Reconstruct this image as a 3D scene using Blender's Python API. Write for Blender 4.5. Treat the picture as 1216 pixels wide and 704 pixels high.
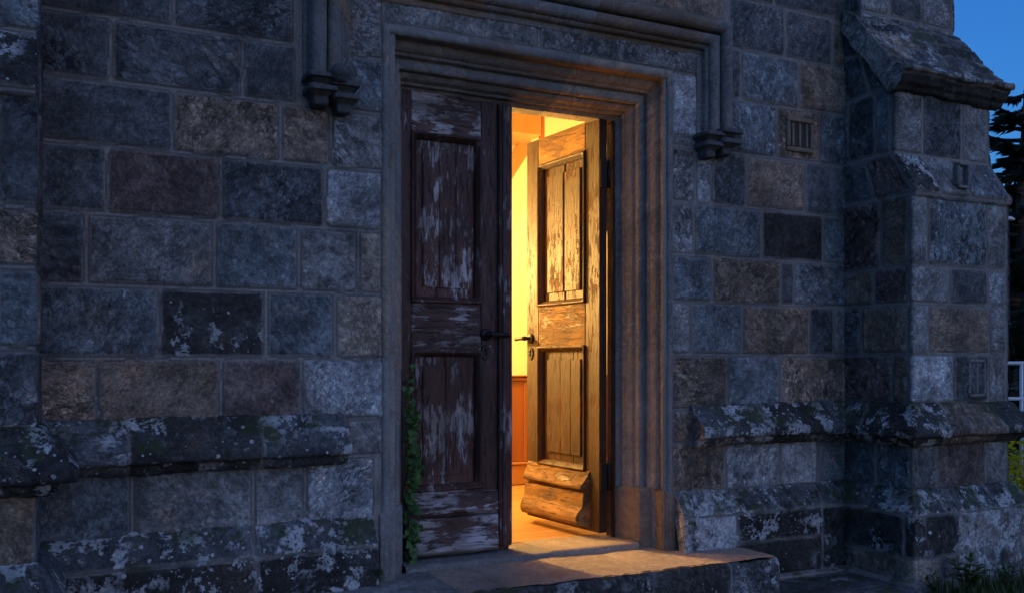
import bpy, math, random
import numpy as np
from mathutils import Vector, Matrix

# ------------------------------------------------------------------ scene, camera, sky, sun
for o in list(bpy.data.objects):
    bpy.data.objects.remove(o)
SC = bpy.context.scene
COL = SC.collection
R = math.radians
random.seed(7)

YAW = R(25.9)
cam_d = bpy.data.cameras.new("camera")
cam = bpy.data.objects.new("camera", cam_d)
COL.objects.link(cam)
cam.location = (0.0, -4.75, 1.13)
cam.rotation_euler = (R(90), 0, -YAW)
cam_d.sensor_width = 36.0
cam_d.lens = 1092.0 / 1216.0 * 36.0
cam_d.shift_y = 78.0 / 1216.0
cam_d.clip_start = 0.05
cam_d.clip_end = 2000
SC.camera = cam

SUN_EL, SUN_AZ = R(1.0), R(160)       # the last glow of the evening, behind the camera
world = bpy.data.worlds.new("World")
SC.world = world
world.use_nodes = True
wn, wl = world.node_tree.nodes, world.node_tree.links
wn.clear()
sky = wn.new("ShaderNodeTexSky")
sky.sky_type = 'NISHITA'
sky.sun_disc = False
sky.sun_elevation = SUN_EL
sky.sun_rotation = SUN_AZ
sky.ozone_density = 5.0
sky.air_density = 1.0
sky.dust_density = 0.3
bg = wn.new("ShaderNodeBackground"); bg.inputs[1].default_value = 0.15
wo = wn.new("ShaderNodeOutputWorld")
wl.new(sky.outputs[0], bg.inputs[0]); wl.new(bg.outputs[0], wo.inputs[0])

sun_d = bpy.data.lights.new("sun", 'SUN')
sun_d.energy = 0.042
sun_d.angle = R(70)
sun_d.color = (1.0, 0.84, 0.64)
sun = bpy.data.objects.new("sun", sun_d)
COL.objects.link(sun)
sd = Vector((0.05, -0.62, 0.80)).normalized()      # direction towards the glow
sun.rotation_euler = sd.to_track_quat('Z', 'Y').to_euler()

SC.view_settings.view_transform = 'Standard'
SC.view_settings.look = 'None'
SC.view_settings.exposure = 2.75
SC.view_settings.gamma = 1.0
SC.render.engine = 'CYCLES'
SC.cycles.use_denoising = True
SC.cycles.max_bounces = 8
SC.cycles.sample_clamp_indirect = 4.0

# the two hall lamps: one shines out through the doorway, one hangs behind the open leaf
def hall_lamp(loc, watts):
    d = bpy.data.lights.new("hall_lamp", 'POINT')
    d.energy = watts
    d.color = (1.0, 0.555, 0.155)
    d.shadow_soft_size = 0.05
    o = bpy.data.objects.new("hall_lamp", d)
    COL.objects.link(o)
    o.location = loc
hall_lamp((1.93, 2.44, 1.95), 104)
hall_lamp((4.15, 1.85, 2.50), 17)

# ------------------------------------------------------------------ numpy noise
def _hash(ix, iy, iz, seed):
    h = (ix.astype(np.int64) * 374761393 + iy.astype(np.int64) * 668265263 + iz.astype(np.int64) * 2147483647 + seed * 1274126177) & 0xffffffff
    h = ((h ^ (h >> 13)) * 1274126177) & 0xffffffff
    h = ((h ^ (h >> 16)) * 2246822519) & 0xffffffff
    return (h ^ (h >> 15)) & 0xffffffff

def perlin(x, y, z=None, seed=0):
    if z is None: z = np.zeros_like(x)
    fx, fy, fz = np.floor(x), np.floor(y), np.floor(z)
    dx, dy, dz = x - fx, y - fy, z - fz
    s = lambda t: t * t * t * (t * (t * 6 - 15) + 10)
    u, v, w = s(dx), s(dy), s(dz)
    tot = 0
    for a in (0, 1):
        for b in (0, 1):
            for c in (0, 1):
                h = _hash(fx + a, fy + b, fz + c, seed)
                th = (h & 0xffff) / 65536.0 * 2 * np.pi
                ph = ((h >> 16) & 0xffff) / 65536.0 * 2 - 1
                q = np.sqrt(1 - ph * ph)
                g = q * np.cos(th) * (dx - a) + q * np.sin(th) * (dy - b) + ph * (dz - c)
                tot = tot + g * (u if a else 1 - u) * (v if b else 1 - v) * (w if c else 1 - w)
    return tot

def fbm(x, y, z=None, oct=4, seed=0):
    if z is None: z = np.zeros_like(x)
    t, a = 0, 1.0
    for k in range(oct):
        t = t + a * perlin(x * 2**k, y * 2**k, z * 2**k, seed + k)
        a *= 0.5
    return t

def worley(x, y, seed=0):
    fx, fy = np.floor(x), np.floor(y)
    f1 = np.full(x.shape, 9.0); f2 = np.full(x.shape, 9.0); cid = np.zeros(x.shape)
    for a in (-1, 0, 1):
        for b in (-1, 0, 1):
            h = _hash(fx + a, fy + b, fx * 0, seed)
            px = fx + a + (h & 0xffff) / 65536.0
            py = fy + b + ((h >> 16) & 0xffff) / 65536.0
            d = np.hypot(px - x, py - y)
            near = d < f1
            f2 = np.where(near, f1, np.minimum(f2, d))
            cid = np.where(near, (h & 0xfff) / 4096.0, cid)
            f1 = np.where(near, d, f1)
    return f1, f2, cid

def sstep(a, b, x):
    t = np.clip((x - a) / (b - a), 0, 1)
    return t * t * (3 - 2 * t)

# ------------------------------------------------------------------ mesh accumulator
class Acc:
    """collects grids, boxes and loose polygons; builds ONE mesh object"""
    def __init__(s):
        s.v, s.f, s.n, s.tint, s.rnd, s.st = [], [], 0, [], [], []
        s.smooth = []
    def add(s, verts, faces, tint=(0.2, 0.2, 0.2), rnd=(0.5, 0.5, 1, 0), st=None, smooth=True):
        verts = np.asarray(verts, float).reshape(-1, 3)
        k = len(verts)
        s.v.append(verts)
        for fc in faces:
            s.f.append(tuple(int(i) + s.n for i in fc)); s.smooth.append(smooth)
        t = np.asarray(tint, float)
        s.tint.append(np.broadcast_to(t, (k, 3)) if t.ndim == 1 else t)
        r = np.asarray(rnd, float)
        s.rnd.append(np.broadcast_to(r, (k, 4)) if r.ndim == 1 else r)
        s.st.append(verts[:, [0, 2]] if st is None else st)
        s.n += k
    def box(s, x0, x1, y0, y1, z0, z1, bev=0.004, **k):
        """box with chamfered edges"""
        b = min(bev, (x1 - x0) * .45, (y1 - y0) * .45, (z1 - z0) * .45)
        vs = []
        X, Y, Z = (x0, x1), (y0, y1), (z0, z1)
        sg = (1, -1)
        idx = {}
        for i in (0, 1):
            for j in (0, 1):
                for l in (0, 1):
                    for ax in range(3):
                        d = [b * sg[i], b * sg[j], b * sg[l]]
                        d[ax] = 0
                        idx[(i, j, l, ax)] = len(vs)
                        vs.append((X[i] + d[0], Y[j] + d[1], Z[l] + d[2]))
        F = []
        c = np.array([(x0 + x1) / 2, (y0 + y1) / 2, (z0 + z1) / 2])
        def face(ids):
            p = np.array([vs[i] for i in ids])
            nrm = np.zeros(3)
            for a in range(len(p)):
                nrm += np.cross(p[a], p[(a + 1) % len(p)])
            if np.dot(nrm, p.mean(0) - c) < 0: ids = ids[::-1]
            F.append(ids)
        q = [(0, 0), (1, 0), (1, 1), (0, 1)]
        for ax in range(3):
            for e in (0, 1):
                ids = []
                for (a, d) in q:
                    t = [a, d]; t.insert(ax, e)
                    ids.append(idx[(t[0], t[1], t[2], ax)])
                face(ids)
        for ax in range(3):
            o1, o2 = [a for a in range(3) if a != ax]
            for a in (0, 1):
                for d in (0, 1):
                    t0 = [0, 0, 0]; t0[o1] = a; t0[o2] = d
                    t1 = list(t0); t1[ax] = 1
                    face([idx[(*t0, o1)], idx[(*t1, o1)], idx[(*t1, o2)], idx[(*t0, o2)]])
        for i in (0, 1):
            for j in (0, 1):
                for l in (0, 1):
                    face([idx[(i, j, l, 0)], idx[(i, j, l, 1)], idx[(i, j, l, 2)]])
        s.add(vs, F, smooth=False, **k)
    def tube(s, pts, rad, n=10, cap=True, **k):
        pts = [Vector(p) for p in pts]
        rad = rad if hasattr(rad, '__len__') else [rad] * len(pts)
        V, F = [], []
        ref = None
        for i, p in enumerate(pts):
            d = (pts[min(i + 1, len(pts) - 1)] - pts[max(i - 1, 0)]).normalized()
            if ref is None or abs(d.dot(ref)) > .99:
                ref = Vector((0, 0, 1)) if abs(d.z) < .9 else Vector((1, 0, 0))
            a = d.cross(ref).normalized(); b = d.cross(a).normalized(); ref = a.cross(d) * -1 if False else ref
            for j in range(n):
                t = 2 * math.pi * j / n
                V.append(p + (a * math.cos(t) + b * math.sin(t)) * rad[i])
        m = len(pts)
        for i in range(m - 1):
            for j in range(n):
                F.append((i * n + j, i * n + (j + 1) % n, (i + 1) * n + (j + 1) % n, (i + 1) * n + j))
        if cap:
            F.append(tuple(range(n))[::-1]); F.append(tuple((m - 1) * n + j for j in range(n)))
        s.add([tuple(v) for v in V], F, **k)
    def lathe(s, c, prof, axis='Z', n=20, **k):
        """prof: (radius, height) pairs, turned about an axis through c"""
        V, F = [], []
        for (r, h) in prof:
            for j in range(n):
                t = 2 * math.pi * j / n
                a, b = r * math.cos(t), r * math.sin(t)
                p = {'Z': (a, b, h), 'Y': (a, -h, b), 'X': (h, a, b)}[axis]
                V.append((c[0] + p[0], c[1] + p[1], c[2] + p[2]))
        m = len(prof)
        for i in range(m - 1):
            for j in range(n):
                F.append((i * n + j, i * n + (j + 1) % n, (i + 1) * n + (j + 1) % n, (i + 1) * n + j))
        F.append(tuple(range(n))[::-1]); F.append(tuple((m - 1) * n + j for j in range(n)))
        s.add(V, F, **k)
    def build(s, name, mat, parent=None):
        me = bpy.data.meshes.new(name)
        V = np.concatenate(s.v)
        me.from_pydata(V.tolist(), [], s.f)
        me.polygons.foreach_set('use_smooth', np.array(s.smooth, bool))
        for nm, arr in (('tint', s.tint), ('rnd', s.rnd)):
            A = np.concatenate(arr)
            if A.shape[1] == 3: A = np.concatenate([A, np.ones((len(A), 1))], 1)
            at = me.attributes.new(nm, 'FLOAT_COLOR', 'POINT')
            at.data.foreach_set('color', np.ascontiguousarray(A, np.float32).ravel())
        S = np.concatenate(s.st); S = np.concatenate([S, np.zeros((len(S), 1))], 1)
        at = me.attributes.new('st', 'FLOAT_VECTOR', 'POINT')
        at.data.foreach_set('vector', np.ascontiguousarray(S, np.float32).ravel())
        me.materials.append(mat)
        me.update()
        o = bpy.data.objects.new(name, me)
        COL.objects.link(o)
        if parent: o.parent = parent
        return o

TINT = dict(B=(.120, .140, .152), N=(.172, .135, .105), D=(.074, .080, .086), P=(.112, .084, .078),
            L=(.270, .285, .295), M=(.165, .166, .164), S=(.275, .232, .190), K=(.034, .034, .033))
MORT = np.array((.215, .205, .192))

def grid(acc, stations, step=0.012, tstep=None, stones=(), mort=0.013, s0=0.0, tmode='len', seed=0, relief=1.0,
         base=0.010, base_tint=None, cut=None, lich=0.0, caps=False, amp=1.0, facing=(0, -1, 0), low=0.004, mort_tint=None, wear=0.0):
    """A surface through a list of polylines, cut into a fine grid and carved into stones.
    stones: (s0, s1, t0, t1, kind[, lichen]); anything between stones is mortar."""
    tstep = tstep or step
    St = np.array(stations, float)                      # (m, K, 3)
    m, K = St.shape[:2]
    seg = np.linalg.norm(np.diff(St, axis=1), axis=2).max(0)
    cols, sv = [], []
    acc_s = s0
    for k in range(K - 1):
        n = max(1, int(math.ceil(seg[k] / step)))
        for i in range(n + (1 if k == K - 2 else 0)):
            cols.append((k, i / n)); sv.append(acc_s + seg[k] * i / n)
        acc_s += seg[k]
    P0 = np.stack([St[:, k] * (1 - a) + St[:, k + 1] * a for k, a in cols], 1)   # (m, C, 3)
    rows, tv = [], []
    tl = 0.0
    d = np.linalg.norm(np.diff(St, axis=0), axis=2)
    for r in range(m - 1):
        L = d[r].max()
        n = max(1, int(math.ceil(L / tstep)))
        for i in range(n + (1 if r == m - 2 else 0)):
            rows.append((r, i / n)); tv.append(tl + d[r].mean() * i / n)
        tl += d[r].mean()
    P = np.stack([P0[r] * (1 - a) + P0[r + 1] * a for r, a in rows], 0)            # (Rw, C, 3)
    Rw, C = P.shape[:2]
    S = np.broadcast_to(np.array(sv)[None, :], (Rw, C)).copy()
    T = np.broadcast_to(np.array(tv)[:, None], (Rw, C)).copy()
    if tmode == 'z': T = P[..., 2].copy()
    if tmode == 'y': T = P[..., 1].copy()
    gs = np.gradient(P, axis=1); gt = np.gradient(P, axis=0)
    Nn = np.cross(gs, gt); Nn /= np.linalg.norm(Nn, axis=2, keepdims=True) + 1e-9
    flip = (Nn.reshape(-1, 3).mean(0) @ np.array(facing)) < 0
    if flip: Nn = -Nn
    x, y, z = P[..., 0], P[..., 1], P[..., 2]
    mask = np.zeros((Rw, C)); r1 = np.full((Rw, C), .5); r2 = np.full((Rw, C), .5); lic = np.full((Rw, C), float(lich)); off = np.zeros((Rw, C))
    tin = np.empty((Rw, C, 3)); tin[:] = MORT if mort_tint is None else np.array(mort_tint)
    rng = random.Random(seed * 91 + 5)
    wx = S + 0.010 * fbm(x * 9, y * 9, z * 9, 3, seed + 3); wt = T + 0.010 * fbm(x * 9 + 40, y * 9, z * 9, 3, seed + 4)
    if not stones:
        mask[:] = 1; tin[:] = np.array(base_tint or TINT['M']); r1[:] = .2; r2[:] = .3
    dist = np.full((Rw, C), -1.0)
    for sn in stones:
        a, b, c, e = sn[:4]
        dd = np.minimum(np.minimum(wx - a, b - wx), np.minimum(wt - c, e - wt))
        # rounded corners
        cx = np.minimum(wx - a, b - wx); ct = np.minimum(wt - c, e - wt)
        rr = 0.03
        corner = (cx < rr) & (ct < rr)
        dd = np.where(corner, rr - np.hypot(rr - cx, rr - ct), dd)
        dd = dd - mort * (0.8 + 0.4 * rng.random())
        inside = dd > 0
        kk = sn[4] if len(sn) > 4 else rng.choice('BNDPM')
        tc = np.array(TINT[kk]) * (0.85 + 0.3 * rng.random())
        mk = sstep(-0.002, 0.010, dd)
        upd = dd > -0.004
        mask = np.where(upd, np.maximum(mask, mk), mask)
        q1, q2, qo = rng.random(), rng.random(), rng.uniform(-.004, .005)
        r1 = np.where(upd, q1, r1); r2 = np.where(upd, q2, r2)
        off = np.where(upd, qo, off)
        dist = np.maximum(dist, dd)
        lic = np.where(upd, (sn[5] if len(sn) > 5 else lich), lic)
        tin = np.where(upd[..., None], tc * mk[..., None] + MORT * (1 - mk[..., None]), tin)
    # relief
    ang = r1 * math.pi
    ca, sa = np.cos(ang), np.sin(ang)
    a_ = S * ca + T * sa; b_ = -S * sa + T * ca
    warp = 0.03 * fbm(x * 6, y * 6, z * 6, 2, seed + 11)
    tool = perlin(a_ * 9 + seed, (b_ + warp) * 38, r2 * 7, seed + 21)
    f1, f2, cid = worley((a_ + warp) * 17, (b_ + warp * .5) * 27, seed + 31)
    flake = (cid - .5) * .8 + (f2 - f1) * .6
    f1b, _, _ = worley(S * 11 + warp * 10, T * 11, seed + 33)
    lowf = fbm(x * 4, y * 4, z * 4, 4, seed + 41)
    w = np.where(r2 > .5, 1.0, 0.45)
    h = mask * (base + off + relief * (0.0015 * tool + 0.0048 * flake * w + low * lowf * 2.0)) + (1 - mask) * 0.0035 * fbm(x * 20, y * 20, z * 20, 3, seed + 51)
    # chipped hollows
    pit = sstep(0.30, 0.52, fbm(x * 7, y * 7, z * 7, 3, seed + 61))
    h -= relief * 0.010 * pit * mask
    if wear: h -= wear * np.clip(fbm(x * 2.2, y * 2.2, z * 2.2, 4, seed + 71), 0, 1)
    P = P + Nn * (h * amp)[..., None]
    rnd = np.stack([r1, r2, mask, lic], -1)
    idx = np.arange(Rw * C).reshape(Rw, C)
    q = np.stack([idx[:-1, :-1], idx[:-1, 1:], idx[1:, 1:], idx[1:, :-1]], -1)
    if cut is not None:
        sc = (S[:-1, :-1] + S[1:, 1:]) / 2; tc = (T[:-1, :-1] + T[1:, 1:]) / 2
        keep = np.ones(sc.shape, bool)
        for (a, b, c, e) in cut:
            keep &= ~((sc > a) & (sc < b) & (tc > c) & (tc < e))
        q = q[keep]
    q = q.reshape(-1, 4)
    if flip: q = q[:, ::-1]
    F = q.tolist(); capf = []
    if caps:
        capf = [idx[:, 0].tolist(), idx[:, -1].tolist()[::-1]]
    acc.add(P.reshape(-1, 3), F, tint=tin.reshape(-1, 3), rnd=rnd.reshape(-1, 4), st=np.stack([S, T], -1).reshape(-1, 2))
    for side, fc in zip((0, -1), capf):
        pts = P[:, side]
        acc.add(pts, [range(Rw) if side == 0 else list(range(Rw))[::-1]], tint=tin[Rw // 2, side] if stones else tin[0, 0], rnd=(.3, .6, 1, lic[Rw // 2, side]), st=pts[:, 1:], smooth=False)

# ------------------------------------------------------------------ material helpers
def mat(name):
    m = bpy.data.materials.new(name); m.use_nodes = True
    nt = m.node_tree
    return m, nt, nt.nodes["Principled BSDF"]
class NB:
    def __init__(s, nt): s.nt = nt
    def n(s, typ, **k):
        nd = s.nt.nodes.new(typ)
        for a, b in k.items(): setattr(nd, a, b)
        return nd
    def link(s, a, b): s.nt.links.new(a, b)
    def val(s, sock, v):
        if hasattr(v, 'links') or hasattr(v, 'is_linked'): s.link(v, sock)
        else: sock.default_value = v
    def math(s, op, a, b=0.0, c=0.0, clamp=False):
        nd = s.n("ShaderNodeMath", operation=op); nd.use_clamp = clamp
        s.val(nd.inputs[0], a); s.val(nd.inputs[1], b); s.val(nd.inputs[2], c)
        return nd.outputs[0]
    def mix(s, f, a, b, mode='MIX'):
        nd = s.n("ShaderNodeMix", data_type='RGBA', blend_type=mode)
        s.val(nd.inputs[0], f)
        for sk, v in ((nd.inputs[6], a), (nd.inputs[7], b)):
            s.val(sk, (*v, 1) if isinstance(v, tuple) and len(v) == 3 else v)
        return nd.outputs[2]
    def noise(s, vec, scale, detail=4, rough=.55, dist=0.0):
        nd = s.n("ShaderNodeTexNoise"); s.link(vec, nd.inputs['Vector'])
        nd.inputs['Scale'].default_value = scale; nd.inputs['Detail'].default_value = detail
        nd.inputs['Roughness'].default_value = rough; nd.inputs['Distortion'].default_value = dist
        return nd.outputs[0]
    def voro(s, vec, scale, feature='F1', rnd=1.0):
        nd = s.n("ShaderNodeTexVoronoi", feature=feature); s.link(vec, nd.inputs['Vector'])
        nd.inputs['Scale'].default_value = scale; nd.inputs['Randomness'].default_value = rnd
        return nd
    def ramp(s, v, a, b):
        nd = s.n("ShaderNodeMapRange", interpolation_type='SMOOTHSTEP'); s.link(v, nd.inputs[0])
        s.val(nd.inputs[1], a); s.val(nd.inputs[2], b)
        return nd.outputs[0]
    def mapping(s, vec, scale=(1, 1, 1), rot=(0, 0, 0), loc=(0, 0, 0)):
        nd = s.n("ShaderNodeMapping"); s.link(vec, nd.inputs[0])
        nd.inputs['Scale'].default_value = scale; nd.inputs['Rotation'].default_value = rot; nd.inputs['Location'].default_value = loc
        return nd.outputs[0]
    def bump(s, h, strength, dist, nrm=None):
        nd = s.n("ShaderNodeBump"); s.link(h, nd.inputs['Height'])
        nd.inputs['Strength'].default_value = strength; nd.inputs['Distance'].default_value = dist
        if nrm is not None: s.link(nrm, nd.inputs['Normal'])
        return nd.outputs[0]

def stone_material(name, lichen_gain=1.0, moss=0.0, rough=0.85, tool=1.0, smooth=False):
    m, nt, bs = mat(name)
    b = NB(nt)
    tc = b.n("ShaderNodeTexCoord").outputs['Object']
    at = b.n("ShaderNodeAttribute", attribute_name='tint')
    ar = b.n("ShaderNodeAttribute", attribute_name='rnd')
    ast = b.n("ShaderNodeAttribute", attribute_name='st')
    sep = b.n("ShaderNodeSeparateColor"); b.link(ar.outputs['Color'], sep.inputs[0])
    r1, r2, mask, lich = sep.outputs[0], sep.outputs[1], sep.outputs[2], ar.outputs['Alpha']
    rot = b.n("ShaderNodeVectorRotate", rotation_type='Z_AXIS'); b.link(ast.outputs['Vector'], rot.inputs['Vector'])
    b.link(b.math('MULTIPLY', r1, math.pi), rot.inputs['Angle'])
    # every stone gets its own piece of the texture
    addv = b.n("ShaderNodeVectorMath", operation='ADD'); b.link(rot.outputs[0], addv.inputs[0])
    cmb = b.n("ShaderNodeCombineXYZ"); b.link(b.math('MULTIPLY', r2, 13.0), cmb.inputs[2]); b.link(cmb.outputs[0], addv.inputs[1])
    tv = addv.outputs[0]
    tsc = b.n("ShaderNodeVectorMath", operation='SCALE'); b.link(tv, tsc.inputs[0]); b.link(b.math('MULTIPLY_ADD', r1, .95, .60), tsc.inputs['Scale'])
    tv2 = tsc.outputs[0]
    mid = b.noise(tv, 9.0, 6, .62, .4)
    fine = b.noise(tc, 70.0, 4, .65)
    warp = b.n("ShaderNodeVectorMath", operation='MULTIPLY_ADD')
    nz = b.n("ShaderNodeTexNoise"); b.link(tv2, nz.inputs[0]); nz.inputs['Scale'].default_value = 17; nz.inputs['Detail'].default_value = 5; nz.inputs['Roughness'].default_value = .65
    b.link(nz.outputs[1], warp.inputs[0]); warp.inputs[1].default_value = (.055, .055, 0); b.link(tv2, warp.inputs[2])
    ridg = b.noise(b.mapping(warp.outputs[0], (14, 34, 1)), 2.4, 6, .68)
    wv = b.math('MULTIPLY', b.math('MULTIPLY_ADD', b.ramp(r2, .10, .85), .7, .3), b.ramp(b.noise(tv, 5.0, 4, .6), .34, .60))     # how flaky, patch by patch
    vmap = b.mapping(warp.outputs[0], (15, 25, 1))
    vo = b.voro(vmap, 1.55, 'F1')
    ve = b.voro(vmap, 1.55, 'DISTANCE_TO_EDGE')
    vf = b.voro(b.mapping(warp.outputs[0], (19, 24, 1)), 3.1, 'F1')
    edge = b.ramp(ve.outputs['Distance'], 0.0, 0.09)
    vc = b.n("ShaderNodeSeparateColor"); b.link(vo.outputs['Color'], vc.inputs[0])
    vfc = b.n("ShaderNodeSeparateColor"); b.link(vf.outputs['Color'], vfc.inputs[0])
    # colour
    blot = b.noise(tv, 3.2, 7, .68, .5)
    crisp = b.noise(tv, 26.0, 10, .74)
    amt = 1.0 if tool > .3 else .38
    def mod(v, lo, hi, amp): return b.math('MULTIPLY_ADD', b.ramp(v, lo, hi), amp * amt, 1 - .5 * amp * amt)
    k = mod(mid, .32, .68, .45)
    k = b.math('MULTIPLY', k, mod(blot, .34, .64, .72))
    k = b.math('MULTIPLY', k, mod(crisp, .38, .62, .42))
    k = b.math('MULTIPLY', k, mod(ridg, .34, .60, .34 if tool > .3 else .0))
    wt = b.math('MULTIPLY', wv, amt)
    k = b.math('MULTIPLY', k, b.math('MULTIPLY_ADD', b.math('SUBTRACT', vc.outputs[0], .45), b.math('MULTIPLY', wt, 1.35), 1.0))
    k = b.math('MULTIPLY', k, b.math('MULTIPLY_ADD', b.math('SUBTRACT', vfc.outputs[0], .5), .58 * amt, 1.0))
    k = b.math('MULTIPLY', k, b.math('SUBTRACT', 1.0, b.math('MULTIPLY', b.math('SUBTRACT', 1.0, edge), b.math('MULTIPLY', wt, .75))))
    k = b.math('ADD', b.math('MULTIPLY', k, mask), b.math('SUBTRACT', 1.0, mask))          # mortar stays plain
    k = b.math('MULTIPLY', k, mod(fine, .30, .70, .42))
    # rain washed streaks that run on across the joints
    wash = b.noise(b.mapping(tc, (1, 1, .28)), 1.9, 6, .65, .4)
    k = b.math('MULTIPLY', k, mod(wash, .34, .64, .36))
    col = b.n("ShaderNodeVectorMath", operation='SCALE'); b.link(at.outputs['Color'], col.inputs[0]); b.link(k, col.inputs['Scale'])
    c = col.outputs[0]
    # bluish and pale bloom in patches
    bloom = b.ramp(b.noise(tv, 6.5, 6, .7, .6), .56, .72)
    c = b.mix(b.math('MULTIPLY', bloom, b.math('MULTIPLY', mask, .22 * amt)), c, (.25, .258, .26))
    # rusty and sooty stains
    rust = b.ramp(b.noise(tv, 4.5, 4, .6), .54, .74)
    c = b.mix(b.math('MULTIPLY', rust, .55), c, b.mix(1.0, c, (1.25, .86, .62), 'MULTIPLY'))
    soot = b.ramp(b.noise(tc, 3.1, 7, .68, .3), .53, .66)
    c = b.mix(b.math('MULTIPLY', soot, b.math('MULTIPLY_ADD', lich, .55, .44 if tool > .3 else .10)), c, (.020, .019, .018))
    # pale lichen: round spots and broken crusts, only where the stone carries it
    nl = b.noise(tc, 5.5, 3, .6)
    wl_ = b.n("ShaderNodeVectorMath", operation='MULTIPLY_ADD')
    nw = b.n("ShaderNodeTexNoise"); b.link(tc, nw.inputs[0]); nw.inputs['Scale'].default_value = 38; nw.inputs['Detail'].default_value = 3
    b.link(nw.outputs[1], wl_.inputs[0]); wl_.inputs[1].default_value = (.013, .013, .013); b.link(tc, wl_.inputs[2])
    spots = b.voro(wl_.outputs[0], 30.0, 'F1')
    sv = b.n("ShaderNodeSeparateColor"); b.link(spots.outputs['Color'], sv.inputs[0])
    sp2 = b.voro(wl_.outputs[0], 12.0, 'F1')
    sv2 = b.n("ShaderNodeSeparateColor"); b.link(sp2.outputs['Color'], sv2.inputs[0])
    den = b.math('MULTIPLY', lich, b.math('MULTIPLY_ADD', nl, 2.0, -.45))
    def dots(vd, vs, g):
        th = b.math('MULTIPLY', b.math('MULTIPLY', b.math('SUBTRACT', vs.outputs[0], .35), den), g)
        return b.math('SUBTRACT', 1.0, b.ramp(vd.outputs['Distance'], b.math('SUBTRACT', th, .05), b.math('ADD', th, .01)))
    spot = b.math('MULTIPLY', b.math('MAXIMUM', dots(spots, sv, 1.3), dots(sp2, sv2, .95)), b.math('GREATER_THAN', lich, .02))
    crn = b.noise(tc, 8.0, 10, .70, .15)
    crust = b.math('MULTIPLY', b.ramp(crn, .52, .545), b.ramp(b.math('ADD', lich, b.math('MULTIPLY_ADD', b.noise(tc, 2.2, 3, .5), 1.5, -.75)), .36, .62))
    crust = b.math('MULTIPLY', crust, b.ramp(b.noise(tc, 45, 3, .6), .34, .50))
    lm = b.math('MAXIMUM', b.math('MULTIPLY', spot, .85), b.math('MULTIPLY', crust, .80))
    lm = b.math('MULTIPLY', lm, lichen_gain, clamp=True)
    lcol = b.mix(b.ramp(b.noise(tc, 24, 5, .7), .35, .65), (.30, .325, .335), (.60, .635, .64))
    c = b.mix(lm, c, lcol)
    if moss:
        geo = b.n("ShaderNodeNewGeometry"); sx = b.n("ShaderNodeSeparateXYZ"); b.link(geo.outputs['Normal'], sx.inputs[0])
        mm = b.math('MULTIPLY', b.ramp(b.noise(tc, 6.0, 5, .65), .50, .60), b.ramp(sx.outputs[2], .0, .6))
        c = b.mix(b.math('MULTIPLY', mm, moss), c, (.035, .050, .012))
    b.link(c, bs.inputs['Base Color'])
    bs.inputs['Roughness'].default_value = rough
    bs.inputs['Specular IOR Level'].default_value = .3
    # bump
    hgt = b.math('ADD', b.math('MULTIPLY', ridg, .35 if tool > .3 else 0.0), b.math('MULTIPLY', b.math('MULTIPLY', b.math('MINIMUM', vo.outputs['Distance'], .6), wv), -1.3))
    hgt = b.math('MULTIPLY', hgt, b.math('MULTIPLY', mask, tool))
    hgt = b.math('ADD', hgt, b.math('MULTIPLY', fine, .45))
    hgt = b.math('ADD', hgt, b.math('MULTIPLY', crisp, 1.0 if tool > .3 else .5))
    hgt = b.math('ADD', hgt, b.math('MULTIPLY', lm, .25))
    b.link(b.bump(hgt, .9, .012), bs.inputs['Normal'])
    return m

M_WALL = stone_material("coursed_stone", tool=1.0)
M_TRIM = stone_material("weathered_trim_stone", lichen_gain=1.0, moss=.7, tool=.6)
M_DRESS = stone_material("dressed_stone", lichen_gain=.6, tool=.12)

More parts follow.
